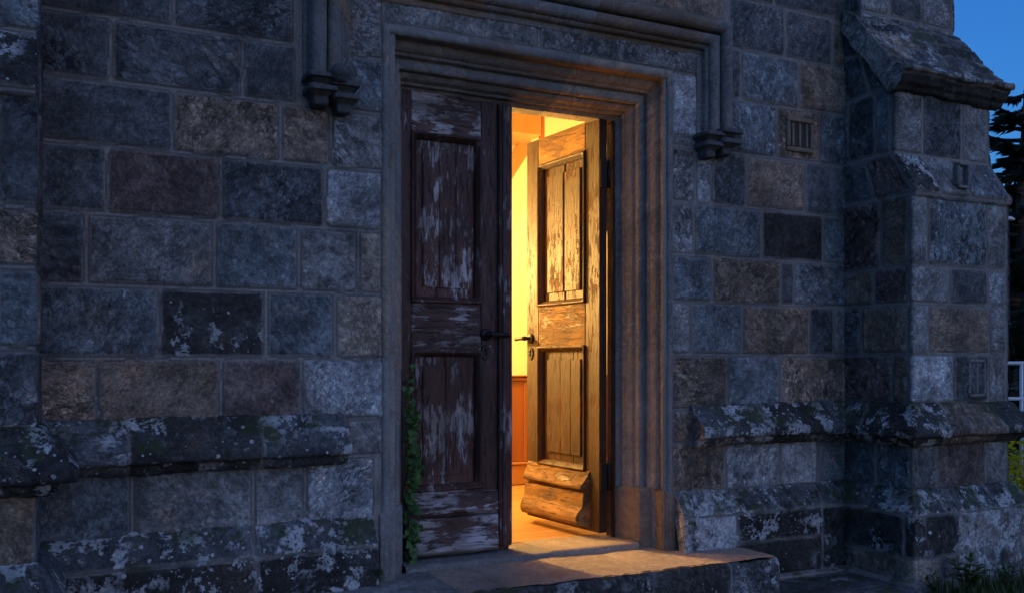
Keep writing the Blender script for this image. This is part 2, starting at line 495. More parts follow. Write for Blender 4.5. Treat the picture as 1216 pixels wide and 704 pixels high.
def wood_material(name, paint, bare, vertical=True, amount=.5, chip=1.0):
    """old paint flaking off grey boards; the grain runs along the boards"""
    m, nt, bs = mat(name)
    b = NB(nt)
    tc = b.n("ShaderNodeTexCoord").outputs['Object']
    sc = (1, 1, .10) if vertical else (.10, 1, 1)
    g = b.mapping(tc, sc)
    grain = b.noise(g, 75, 5, .6, .6)
    grain2 = b.noise(g, 22, 6, .65, .8)
    stre = b.noise(b.mapping(tc, (1, 1, .26) if vertical else (.26, 1, 1)), 17, 10, .74, .2)
    blot = b.noise(tc, 3.3, 4, .6)
    thin = b.noise(b.mapping(tc, (1, 1, .16) if vertical else (.16, 1, 1)), 60, 8, .75, .1)
    f = b.math('ADD', b.math('ADD', b.math('MULTIPLY', stre, .52), b.math('MULTIPLY', thin, .26)), b.math('MULTIPLY', blot, .36))
    peel = b.ramp(f, .628 - .10 * amount, .672 - .10 * amount)
    half = b.ramp(f, .50 - .10 * amount, .63 - .10 * amount)
    barec = b.mix(grain2, tuple(x * .45 for x in bare), tuple(min(1, x * 1.5) for x in bare))
    paintc = b.mix(grain2, tuple(x * .45 for x in paint), tuple(x * 1.55 for x in paint))
    paintc = b.mix(b.math('MULTIPLY', half, .6), paintc, tuple(x * 2.1 for x in paint))
    stain = b.ramp(b.noise(b.mapping(tc, (1, 1, .35) if vertical else (.35, 1, 1)), 5.0, 6, .68, .6), .40, .62)
    barec = b.mix(stain, b.mix(1.0, barec, (.38, .34, .30), 'MULTIPLY'), barec); paintc = b.mix(stain, b.mix(1.0, paintc, (.5, .46, .42), 'MULTIPLY'), paintc)
    crack = b.ramp(grain, .36, .44)
    c = b.mix(peel, paintc, barec)
    c = b.mix(b.math('MULTIPLY', b.math('SUBTRACT', 1.0, crack), .75), c, (.012, .009, .008))
    holes = b.voro(tc, 9.0); 
    hm = b.math('LESS_THAN', b.math('ADD', holes.outputs['Distance'], b.math('MULTIPLY', stre, .12)), .105)
    c = b.mix(b.math('MULTIPLY', hm, chip * .8), c, (.010, .008, .007))
    b.link(c, bs.inputs['Base Color'])
    b.link(b.math('MULTIPLY_ADD', peel, .25, .55), bs.inputs['Roughness'])
    bs.inputs['Specular IOR Level'].default_value = .35
    h = b.math('ADD', b.math('MULTIPLY', grain2, .8), b.math('MULTIPLY', crack, .5))
    h = b.math('SUBTRACT', h, b.math('MULTIPLY', peel, .6))
    h = b.math('SUBTRACT', h, b.math('MULTIPLY', hm, 1.0))
    b.link(b.bump(h, .8, .006), bs.inputs['Normal'])
    return m

def plain(name, col, rough=.6, metal=0.0, nscale=20, var=.35, bump=.2, stretch=(1, 1, 1), bdist=.004):
    m, nt, bs = mat(name)
    b = NB(nt)
    tc = b.mapping(b.n("ShaderNodeTexCoord").outputs['Object'], stretch)
    n1 = b.noise(tc, nscale, 5, .6, .3)
    c = b.mix(n1, tuple(x * (1 - var) for x in col), tuple(min(1, x * (1 + var)) for x in col))
    b.link(c, bs.inputs['Base Color'])
    b.link(b.math('MULTIPLY_ADD', n1, .3, rough - .15), bs.inputs['Roughness'])
    bs.inputs['Metallic'].default_value = metal
    b.link(b.bump(n1, bump, bdist), bs.inputs['Normal'])
    return m

def leaf_material(name, ca, cb, trans=.25):
    m, nt, bs = mat(name)
    b = NB(nt)
    at = b.n("ShaderNodeAttribute", attribute_name='rnd')
    sp = b.n("ShaderNodeSeparateColor"); b.link(at.outputs['Color'], sp.inputs[0])
    c = b.mix(sp.outputs[0], ca, cb)
    b.link(c, bs.inputs['Base Color'])
    bs.inputs['Roughness'].default_value = .5
    tr = b.n("ShaderNodeBsdfTranslucent"); b.link(c, tr.inputs[0])
    mx = b.n("ShaderNodeMixShader"); mx.inputs[0].default_value = trans
    b.link(bs.outputs[0], mx.inputs[1]); b.link(tr.outputs[0], mx.inputs[2])
    out = [n for n in nt.nodes if n.type == 'OUTPUT_MATERIAL'][0]
    b.link(mx.outputs[0], out.inputs[0])
    return m

M_PAINT_V = wood_material("flaking_dark_paint", (.060, .023, .017), (.45, .42, .42), True, .62)
M_PAINT_H = wood_material("flaking_dark_paint_across", (.058, .026, .020), (.42, .39, .40), False, .72)
M_PAINT_S = wood_material("dark_painted_stile", (.048, .020, .016), (.34, .30, .30), True, .18)
M_BROWN_V = wood_material("worn_brown_boards", (.026, .0085, .0016), (.098, .035, .0052), True, .42)
M_BROWN_H = wood_material("worn_lamplit_brown_across", (.060, .024, .006), (.230, .120, .036), False, 1.15)  # rails and kick board: lamplight put into the paler bare colour
M_BROWN_S = wood_material("worn_brown_stile", (.024, .0078, .0014), (.082, .029, .0045), True, .34)
M_IRON = plain("black_iron", (.018, .018, .019), .45, .7, 60, .4, .4)
M_PLASTER = plain("cream_plaster", (.60, .54, .38), .85, 0, 3, .05, .15)
M_OAKFLOOR = None
M_PINE = plain("varnished_pine", (.26, .110, .032), .35, 0, 9, .35, .1, (1, 1, .15))
M_PANELWOOD = plain("red_brown_panelling", (.170, .050, .016), .35, 0, 8, .3, .1, (1, 1, .12))
M_WHITEWOOD = plain("white_painted_metal", (.62, .63, .65), .5, 0, 30, .12, .1)

def floor_material():
    m, nt, bs = mat("oak_floorboards")
    b = NB(nt)
    tc = b.n("ShaderNodeTexCoord").outputs['Object']
    br = b.n("ShaderNodeTexBrick"); b.link(b.mapping(tc, (1, 1, 1)), br.inputs[0])
    br.inputs['Color1'].default_value = (.34, .18, .065, 1); br.inputs['Color2'].default_value = (.44, .25, .095, 1)
    br.inputs['Mortar'].default_value = (.08, .04, .015, 1)
    br.inputs['Scale'].default_value = 1.0; br.inputs['Mortar Size'].default_value = .003
    br.inputs['Brick Width'].default_value = 1.6; br.inputs['Row Height'].default_value = .095
    g = b.noise(b.mapping(tc, (.12, 1, 1)), 40, 5, .6, .5)
    c = b.mix(b.math('MULTIPLY', g, .5), br.outputs[0], b.mix(1.0, br.outputs[0], (.45, .40, .35), 'MULTIPLY'))
    b.link(c, bs.inputs['Base Color']); bs.inputs['Roughness'].default_value = .38
    b.link(b.bump(g, .15, .002), bs.inputs['Normal'])
    return m
M_OAKFLOOR = floor_material()

# ------------------------------------------------------------------ object helpers
def empty(name, loc=(0, 0, 0), parent=None):
    o = bpy.data.objects.new(name, None); COL.objects.link(o); o.location = loc
    o.empty_display_size = .2
    if parent: o.parent = parent
    return o
def tag(o, label, cat, group=None):
    o['label'] = label; o['category'] = cat
    if group: o['group'] = group
    return o
def kind(o, k, label=None):
    o['kind'] = k
    if label: o['label'] = label
    return o

def uX(u, d=4.75):
    """where a sight line through column u of the photograph meets an upright plane d metres from the camera"""
    return d * math.tan(YAW + math.atan((u - 608.0) / 1092.0))

# ------------------------------------------------------------------ THE CHURCH
church = empty("stone_church", (2.476, 0, -.30))
tag(church, "old dark stone church with a moulded doorway, plinth and stepped buttresses", "church")
OFF = Vector((-2.476, 0, .30))
def part(acc, name, m, parent=church):
    """vertices are written in world space; the object takes its parent's place"""
    o = acc.build(name, m, parent)
    p = parent; off = Vector((0, 0, 0))
    base = Vector((2.476, 0, -.30))
    o.matrix_parent_inverse = Matrix.Translation(-base) if parent is church else Matrix.Identity(4)
    return o

BX0, BX1 = 4.883, 5.80          # the corner buttress
LX0, LX1 = -1.03, -.11          # the other one
G = -.30                        # ground level

# ---- wall stones, course by course
stones = []
def course(z0, z1, us, kinds, fn=uX, extra=None, lich=0.0):
    for i in range(len(us) - 1):
        l = (extra or {}).get(i, lich)
        stones.append((fn(us[i]), fn(us[i + 1]), z0, z1, kinds[i], l))
course(3.06, 3.38, [20, 150, 290, 362], "DBN")
course(2.761, 3.06, [20, 207, 350], "DD")
course(2.454, 2.761, [20, 132, 289, 352], "DDD", extra={1: .12, 2: .1})
course(2.152, 2.454, [20, 205, 333, 392], "DNN", extra={2: .2})
course(1.834, 2.152, [20, 128, 263, 385, 455], "DPDL", extra={2: .25})
course(1.494, 1.834, [20, 103, 255, 355, 425, 455], "DMBMS")
course(1.151, 1.494, [20, 189, 316, 397, 457], "BKBS", extra={0: .1, 1: .44, 2: .1})
course(.830, 1.151, [20, 116, 262, 358, 457], "NNPL", extra={0: .1, 1: .05, 3: .1})
course(.28, .630, [20, 157, 300, 362, 445], "BMML", extra={0: .15, 1: .12, 2: .2, 3: .25})
course(.63, .83, [410, 457], "M"); course(.63, .83, [797, 840], "N")
# beside the frame, left
course(2.75, 3.09, [413, 455], "M"); course(2.454, 2.75, [392, 457], "B"); course(2.152, 2.454, [392, 457], "M")
# right of the door
course(3.17, 3.50, [866, 932, 987, 1012], "DDN")
course(2.84, 3.17, [866, 880, 948, 1012], "DBN", extra={2: .1})
course(2.49, 2.84, [866, 922, 973, 1012], "BNB")
course(2.55, 2.95, [797, 828], "L")
course(2.49, 2.55, [797, 866], "B")
course(2.14, 2.49, [797, 826, 845, 886, 956, 1012], "MLDND", extra={1: .15, 2: .15})
course(1.81, 2.14, [797, 824, 904, 977, 1012], "MBKB", extra={1: .25, 2: .12})
course(1.51, 1.81, [797, 846, 926, 943, 1012], "BNDB", extra={1: .2})
course(1.18, 1.51, [797, 820, 881, 960, 990, 1012], "MBNDM", extra={1: .28, 2: .1})
course(.83, 1.18, [797, 863, 926, 1012], "NBN")
course(.30, .63, [797, 861, 926, 970, 1012], "NLLB", extra={1: .3, 2: .1})
# over the door
course(2.95, 3.10, [451, 640, 828], "MM")
XL, XR = 1.10, 3.84
for r in range(6):
    z0 = 3.33 + r * .30
    xs = [XL]
    while xs[-1] < XR - .5: xs.append(xs[-1] + random.uniform(.4, .8))
    xs[-1] = XR
    for i in range(len(xs) - 1): stones.append((xs[i], xs[i + 1], z0, z0 + .30))
for (xa, xb, zs) in ((-.2, XL, 3.38), (XR, 4.95, 3.50)):
    for r in range(6):
        z0 = zs + r * .29
        xm = xa + (xb - xa) * random.uniform(.35, .65)
        stones.append((xa, xm, z0, z0 + .29)); stones.append((xm, xb, z0, z0 + .29))
w = Acc()
grid(w, [[(-.2, 0, 5.0), (5.0, 0, 5.0)], [(-.2, 0, -.45), (5.0, 0, -.45)]], .0105, stones=stones, s0=-.2, tmode='z', seed=1,
     cut=[(1.60, 3.352, -1, 2.93)])
wall = part(w, "wall", M_WALL)
wall['label'] = "coursed wall of dark grey and brown stone blocks with pale mortar"

# carved recess panel in the wall right of the hood mould
w = Acc()
x0, x1 = uX(932), uX(964)
for (a, b_, c, d_, y0, y1) in ((x0, x1, 2.545, 2.575, -.028, .02), (x0, x1, 2.745, 2.775, -.028, .02), (x0, x0 + .03, 2.576, 2.744, -.028, .02), (x1 - .03, x1, 2.576, 2.744, -.028, .02)):
    w.box(a, b_, y0, y1, c, d_, .006, tint=TINT['N'])
w.box(x0 + .031, x1 - .031, -.012, .02, 2.576, 2.744, .003, tint=TINT['K'])
for i_ in range(3):
    xb_ = x0 + .03 + (x1 - x0 - .06) * (i_ + .5) / 3
    w.box(xb_ - .010, xb_ + .010, -.020, -.0125, 2.580, 2.740, .004, tint=TINT["N"])
part(w, "carved_panel", M_DRESS)

# body of the building behind the face: returns, side wall, top
w = Acc()
for (x, f) in ((5.79, (1, 0, 0)), (-3.0, (-1, 0, 0))):
    grid(w, [[(x, 0.02, 5.0), (x, 6.0, 5.0)], [(x, 0.02, -.45), (x, 6.0, -.45)]], .06, seed=5, facing=f, stones=[(j * .8 + (i % 2) * .35, j * .8 + .8 + (i % 2) * .35, -.4 + i * .3, -.1 + i * .3) for i in range(18) for j in range(8)])
w.add([(-3, 0.0, 5.0), (5.8, 0.0, 5.0), (5.8, 6, 5.0), (-3, 6, 5.0)], [(0, 1, 2, 3)])
w.add([(-3, 6, -.45), (5.8, 6, -.45), (5.8, 6, 5.0), (-3, 6, 5.0)], [(0, 1, 2, 3)])
w.add([(-3, 0.01, -.45), (-.15, 0.01, -.45), (-.15, 0.01, 5.0), (-3, .01, 5.0)], [(0, 1, 2, 3)])
w.add([(4.95, 0.05, -.45), (5.79, 0.05, -.45), (5.79, 0.05, 5.0), (4.95, .05, 5.0)], [(0, 1, 2, 3)])
part(w, "side_wall", M_WALL)

# ---- door surround: a moulded architrave swept round the opening
DX0, DX1, DZ = 1.735, 3.217, 2.708
def frame_path(s, y, zb=-.05):
    return [(DX0 - s, y, zb), (DX0 - s, y, DZ + s * 1.18), (DX1 + s, y, DZ + s * 1.18), (DX1 + s, y, zb)]
def arc(cx, cy, r, a0, a1, n=6):
    return [(cx + r * math.cos(R(a0 + (a1 - a0) * i / n)), cy + r * math.sin(R(a0 + (a1 - a0) * i / n))) for i in range(n + 1)]
prof = [(-.012, .42), (-.012, .315), (.010, .295), (.010, .262), (.022, .252)]
prof += [(.024, .235), (.030, .215), (.042, .200), (.055, .194)]                                  # hollow
prof += arc(.076, .170, .024, 135, 330, 7)                                                          # roll
prof += [(.104, .158), (.108, .122), (.120, .112), (.124, .095), (.134, .078), (.150, .066), (.160, .060), (.163, .030)]   # fillet, hollow
prof += arc(.184, .004, .022, 170, 350, 8) + [(.213, .012), (.214, .05)]                            # outer roll
w = Acc()
FL = DZ + .05
js = [(0, .36, -1, 9, 'M'), (.36, 1.22, -1, 9, 'M'), (1.22, 2.05, -1, 9, 'S'), (2.05, FL + .02, -1, 9, 'M'), (FL + .02, FL + .75, -1, 9, 'M'),
      (FL + .75, FL + 1.49, -1, 9, 'M'), (FL + 1.49, FL + 2.2, -1, 9, 'S'), (FL + 2.2, FL + 2.95, -1, 9, 'M'), (FL + 2.95, FL + 3.9, -1, 9, 'M'), (FL + 3.9, 9, -1, 9, 'M')]
grid(w, [frame_path(s, y) for s, y in prof], .016, .007, stones=js, mort=.0030, seed=9, base=.002, relief=.07, low=.012)
surround = part(w, "door_surround", M_DRESS)
surround['label'] = "moulded grey stone door surround with rolls and hollows"
# base blocks of the jambs
bp = [(-.016, .42), (-.016, .30), (.035, .165), (.050, .125), (.125, .105), (.135, .09), (.140, .02), (.155, -.014), (.220, -.016), (.224, .04)]
for sg, xb in ((-1, DX0), (1, DX1)):
    st = []
    for (sx_, y) in bp:
        zt = .31
        st.append([(xb + sg * sx_, y, -.06), (xb + sg * sx_, y, zt), (xb + sg * (sx_ * .92 + .004), y + .014, zt + .022), (xb + sg * (sx_ * .6 + .03), y + .05, zt + .026)])
    w = Acc()
    grid(w, st, .014, .010, seed=13, base=.001, relief=.45, base_tint=TINT['N'] if sg > 0 else TINT['M'], lich=.12)
    part(w, "jamb_base", M_DRESS)

# ---- hood mould over the door
HX0, HX1, HZ = 1.335, 3.617, 3.085
def hood_path(s, y, zb=2.56):
    return [(HX0 - s, y, zb), (HX0 - s, y, HZ + s), (HX1 + s, y, HZ + s), (HX1 + s, y, zb)]
hp = [(-.012, .03), (-.012, -.010), (.022, -.014), (.026, -.045), (.040, -.058)] + arc(.082, -.062, .036, 165, 375, 8) + [(.125, -.050), (.128, -.070)] + arc(.168, -.078, .040, 175, 365, 9) + [(.212, -.062), (.214, -.02), (.232, -.012), (.232, .03)]
w = Acc()
hs = [(0, .5, -1, 9, 'M'), (.5, 1.7, -1, 9, 'N'), (1.7, 2.5, -1, 9, 'M'), (2.5, 3.4, -1, 9, 'N'), (3.4, 9, -1, 9, 'M')]
grid(w, [hood_path(s, y) for s, y in hp], .014, .008, stones=hs, mort=.003, seed=17, base=.003, relief=.2, low=.004)
hood = part(w, "hood_mould", M_DRESS)
hood['label'] = "square hood mould of paired rolls over the doorway"
for xc, sgn in ((1.222, 1), (3.730, -1)):
    w = Acc()
    # moulded corbel under the legs: two stacks of worn bands, a ball boss between
    def bands(cx, zt, hw, scale):
        st = []
        for (f, dz) in ((.75, .032), (1.16, .030), (1.18, .006), (.98, .002), (.74, -.016), (.72, -.030), (1.08, -.032), (1.10, -.058), (.92, -.062), (.62, -.078), (.60, -.112), (.52, -.122), (.05, -.124)):
            a = hw * f; yy = -.03 - .105 * f * scale
            st.append([(cx - a, .03, zt + dz), (cx - a, yy * .90, zt + dz), (cx - a * .86, yy, zt + dz), (cx + a * .86, yy, zt + dz), (cx + a, yy * .90, zt + dz), (cx + a, .03, zt + dz)])
        grid(w, st, .010, .008, seed=int(cx * 10), base=0, relief=.5, base_tint=TINT['D'], low=.006)
    bands(xc - sgn * .045, 2.565, .068, 1.15)
    bands(xc + sgn * .075, 2.540, .062, 1.0)
    part(w, "label_stop", M_DRESS, hood)
    w = Acc()
    cb = (xc + sgn * .035 if sgn > 0 else xc + .095, -.155 if sgn > 0 else -.10, 2.600 if sgn > 0 else 2.56)
    rr = .050
    w.lathe(cb, [(rr * math.sin(t) * (1 + .10 * math.sin(5 * t)), -rr * math.cos(t)) for t in [math.pi * i / 14 for i in range(1, 14)]], 'Z', 18, tint=TINT['D'])
    part(w, "boss", M_DRESS, hood)

# ---- string course and plinth
SP = [(-.03, .866), (0.0, .864), (.030, .852), (.050, .806), (.056, .798), (.078, .794), (.138, .722), (.150, .712), (.154, .702), (.153, .672), (.146, .660), (.098, .654), (.084, .646), (.074, .622), (.050, .602), (.030, .597), (-.03, .594)]
def wall_strip(x0, x1, prof, zoff=0):
    return [[(x0, -o, z + zoff), (x1, -o, z + zoff)] for o, z in prof]
def sect(s0, s1, n, kinds, seed, lich):
    r = random.Random(seed); xs = [s0 + (s1 - s0) * i / n for i in range(n + 1)]
    for i in range(1, n): xs[i] += r.uniform(-.12, .12)
    return [(xs[i], xs[i + 1], -9, 9, kinds[i % len(kinds)], lich) for i in range(n)]
for (a, b_, sd_) in ((-.14, uX(417, 4.62), 21), (uX(834, 4.62), 4.93, 23)):
    w = Acc()
    grid(w, wall_strip(a, b_, SP), .011, .008, stones=sect(a, b_, 3, "DKD", sd_, .58), s0=a, mort=.004, seed=sd_, base=.003, relief=.8, low=.006, caps=True, wear=.014)
    o = part(w, "string_course", M_TRIM)
    o['label'] = "mossy string course left of the door" if sd_ == 21 else "mossy string course right of the door"

PP = [(-.03, .315), (0.0, .312), (.02, .300), (.095, .190), (.110, .165), (.112, .12), (.112, -.25), (.150, -.262), (.150, -.42)]
PL1 = 1.475
for (a, b_, sd_) in ((-.14, PL1, 25), (3.435, 4.93, 27)):
    w = Acc()
    if sd_ == 25:
        ps = [(-.2, uX(300), .165, .4, 'D', .75), (uX(300), 1.6, .165, .4, 'D', .8), (-.2, uX(300), -.26, .165, 'K', .42), (uX(300), 1.6, -.26, .165, 'K', .62)]
    else:
        ps = [(3.3, uX(868), .165, .4, 'M', .75), (uX(868), uX(965), .165, .4, 'D', .7), (uX(965), 5.1, .165, .4, 'D', .55),
              (3.3, uX(862), -.26, .165, 'L', .85), (uX(862), uX(962), -.02, .165, 'K', .6), (uX(862), uX(962), -.26, -.02, 'K', .25), (uX(962), 5.1, -.26, .165, 'K', .35)]
    grid(w, wall_strip(a, b_, PP), .011, .010, stones=ps, s0=a, tmode='z', mort=.006, seed=sd_, base=.004, relief=1.1, low=.010, caps=True)
    o = part(w, "plinth", M_TRIM)

# ---- buttresses
def buttress_stations(x0, x1, pz, back=.06, grow=0.0):
    return [[(x0 - (o if len(q) > 2 else 0), back, z), (x0 - o, -p - o, z), (x1 + o, -p - o, z), (x1 + o, .5, z)] for q in pz for (p, z, o) in [tuple(q) + (0,) * (3 - len(q))]]
bz = [(.57, -.45), (.57, 2.195), (.592, 2.20), (.600, 2.235), (.43, 2.50), (.43, 2.98), (.14, 3.41), (.14, 5.0)]
def bstones(mirror):
    # the western one has no pale stones
    """stones of the left return and the front (s runs from the inner corner)"""
    L = []
    s_in = .06
    sf = s_in + .57
    def fs(u): return sf + (u - 1084) / (1190 - 1084) * .917
    rows = [(.30, .63, [(0, .36, 'D', .1), (.36, sf + .02, 'B', .2), (sf + .02, fs(1113), 'M', .2), (fs(1113), fs(1168), 'P', 0), (fs(1168), sf + .93, 'M', .2)]),
            (.86, 1.185, [(0, .50, 'P', 0), (.50, sf, 'N', 0), (sf, fs(1131), 'L', .3), (fs(1131), fs(1170), 'D', .1), (fs(1170), sf + .93, 'M', 0)]),
            (1.185, 1.51, [(0, .22, 'D', 0), (.22, sf, 'N', 0), (sf, fs(1104), 'M', 0), (fs(1104), fs(1172), 'N', .05), (fs(1172), sf + .93, 'M', 0)]),
            (1.51, 1.757, [(0, .34, 'N', 0), (.34, sf, 'P', 0), (sf, fs(1127), 'M', 0), (fs(1127), fs(1170), 'D', .1), (fs(1170), sf + .93, 'L', .1)]),
            (1.757, 2.215, [(0, .40, 'P', 0), (.40, sf, 'N', 0), (sf, fs(1103), 'M', .1), (fs(1103), fs(1168), 'B', .1), (fs(1168), sf + .93, 'M', 0)]),
            (2.215, 2.505, [(0, .33, 'D', 0), (.33, sf, 'P', .1), (sf, fs(1115), 'K', .5), (fs(1115), fs(1146), 'M', .1), (fs(1146), sf + .93, 'D', .45)]),
            (2.505, 2.93, [(0, .14, 'D', 0), (.14, .45, 'D', 0), (.45, sf, 'B', 0), (sf, fs(1117), 'M', .1), (fs(1117), fs(1161), 'D', .2), (fs(1161), sf + .93, 'M', .1)])]
    for z0, z1, ss in rows:
        for a, b_, k, l in ss: L.append((a, b_, z0, z1, 'BDN'[len(L) % 3] if mirror and k in 'LM' else k, l))
    for r in range(8):
        z0 = 2.93 + r * .30
        for (a, b_, k) in ((0, sf * .6, 'D'), (sf * .6, sf, 'D'), (sf, sf + .3, 'M'), (sf + .3, sf + .62, 'D'), (sf + .62, sf + .93, 'M')):
            L.append((a, b_, z0, z0 + .3, k, .1))
    for r in range(20):
        L.append((sf + .93, sf + 1.4, -.4 + r * .3, -.1 + r * .3, 'D', 0)); L.append((sf + 1.4, sf + 2.1, -.4 + r * .3, -.1 + r * .3, 'B', 0))
    return L
def make_buttress(x0, x1, seed, mirror):
    w = Acc()
    st = buttress_stations(x0, x1, [(p, z) for p, z in bz])
    if mirror:
        st = [[(x0 + x1 - p[0], p[1], p[2]) for p in s] for s in st]
    grid(w, st, .0115, stones=bstones(mirror), tmode='z', seed=seed, relief=1.1)
    bt = part(w, "buttress", M_WALL)
    mx = (lambda st: [[(x0 + x1 - p[0], p[1], p[2]) for p in s] for s in st]) if mirror else (lambda st: st)
    # string course round it
    w = Acc()
    st = [[(x0 - o, .06, z), (x0 - o, -.57 - o, z), (x1 + o, -.57 - o, z), (x1 + o, .5, z)] for o, z in SP]
    grid(w, mx(st), .012, .008, stones=[(0, .35, -9, 9, 'K', .5), (.35, 1.1, -9, 9, 'K', .6), (1.1, 1.65, -9, 9, 'N', .38), (1.65, 3, -9, 9, 'K', .5)], mort=.004, seed=seed + 1, base=.003, relief=.8, low=.006, wear=.014)
    sub(w, "string_course", M_TRIM, bt)
    w = Acc()
    st = [[(x0 - o, .06, z), (x0 - o, -.57 - o, z), (x1 + o, -.57 - o, z), (x1 + o, .5, z)] for o, z in PP]
    ps = [(0, .4, .165, .4, 'D', .45), (.4, 1.15, .165, .4, 'D', .75), (1.15, 3, .165, .4, 'D', .8),
          (0, .7, -.10, .165, 'K', .3), (.7, 1.22, -.10, .165, 'K', .5), (0, .66, -.26, -.10, 'N', .08), (.66, 1.02, -.26, -.10, 'S', .1), (1.02, 1.22, -.26, -.10, 'D', .3), (1.22, 3, -.26, .165, 'M', .75)]
    grid(w, mx(st), .012, .010, stones=ps, tmode='z', mort=.006, seed=seed + 2, base=.004, relief=1.1, low=.010)
    sub(w, "plinth", M_TRIM, bt)
    # weathered sloping cap with a bell-cast eave
    w = Acc()
    cp = [(-.02, 3.42), (-.05, 3.55), (-.14, 3.485), (-.455, 3.090), (-.520, 3.050), (-.570, 3.030), (-.576, 3.008), (-.550, 2.998), (-.528, 2.972), (-.515, 2.945), (-.488, 2.932), (-.474, 2.908), (-.44, 2.90), (-.40, 2.95), (-.02, 3.42)]
    a, b_ = x0 - .055, x1 + .06
    st = [[(a, y, z), (b_, y, z)] for y, z in cp]
    rows = []
    tcut = [.28, .42, .56, .70, .80, .93]
    rg = random.Random(seed)
    for i in range(5):
        xs = [0, .07]
        while xs[-1] < .85: xs.append(xs[-1] + rg.uniform(.18, .34))
        xs[-1] = 1.2
        for j in range(len(xs) - 1): rows.append((xs[j], xs[j + 1], tcut[i], tcut[i + 1], rg.choice('KDDN'), .45))
    rows.append((-1, 9, -1, .28, 'D', .3)); rows.append((-1, 9, .93, 9, 'K', .1))
    grid(w, mx(st), .012, .010, stones=rows, mort=.005, seed=seed + 3, base=.008, relief=1.2, caps=True, low=.012)
    sub(w, "weathering", M_TRIM, bt)
    return bt
def sub(acc, name, m, parent):
    o = acc.build(name, m, parent)
    o.matrix_parent_inverse = Matrix.Identity(4)
    return o
b1 = make_buttress(BX0, BX1, 31, False)
b1['label'] = "stepped corner buttress right of the doorway with sloping cap"
b2 = make_buttress(LX0, LX1, 41, True)
b2['label'] = "buttress at the left edge of the photo"
# small carved blind tracery on the front of the corner buttress
def carve(xa, xb, za, zb, y, n):
    w = Acc()
    ww = (xb - xa) / n
    w.box(xa, xb, y, y + .05, za, za + .02, .005, tint=TINT['M']); w.box(xa, xb, y, y + .05, zb - .02, zb, .005, tint=TINT['M'])
    for i in range(n + 1):
        x = xa + i * ww
        w.box(x - .012, x + .012, y + .002, y + .05, za + .021, zb - .021, .006, tint=TINT['M'])
    sub(w, "carved_panel", M_DRESS, b1)
carve(5.40, 5.55, .90, 1.15, -.592, 2)
carve(5.26, 5.36, 2.27, 2.44, -.620, 1)

# ---- doors
def local(acc, name, m, parent):
    return acc.build(name, m, parent)

def panel_field(acc, x0, x1, z0, z1, y, boards, seed, gap=.0015):
    """a sunk panel of old boards: each board a slightly warped grid"""
    n = len(boards)
    for i, (fa, fb) in enumerate(boards):
        xa, xb = x0 + (x1 - x0) * fa + gap, x0 + (x1 - x0) * fb - gap
        c_ = gap * 1.3
        grid(acc, [[(xa, y + .012, z1), (xa + c_, y, z1), (xb - c_, y, z1), (xb, y + .012, z1)], [(xa, y + .012, z0), (xa + c_, y, z0), (xb - c_, y, z0), (xb, y + .012, z0)]], .012, .014, seed=seed + i, base=0, relief=.12, low=.003, amp=1.0)

def moulding(acc, x0, x1, z0, z1, y, d):
    """bolection moulding round a panel, as a swept frame"""
    pr = [(0.0, .004), (.002, -.012), (.010, -.016), (.018, -.010), (.024, .004), (.034, .012), (.040, d)]
    st = []
    for (s, yy) in pr:
        st.append([(x0 + s, y + yy, z0 + s), (x1 - s, y + yy, z0 + s), (x1 - s, y + yy, z1 - s), (x0 + s, y + yy, z1 - s), (x0 + s, y + yy, z0 + s)])
    grid(acc, st, .04, .02, seed=2, base=0, relief=.0, low=0)

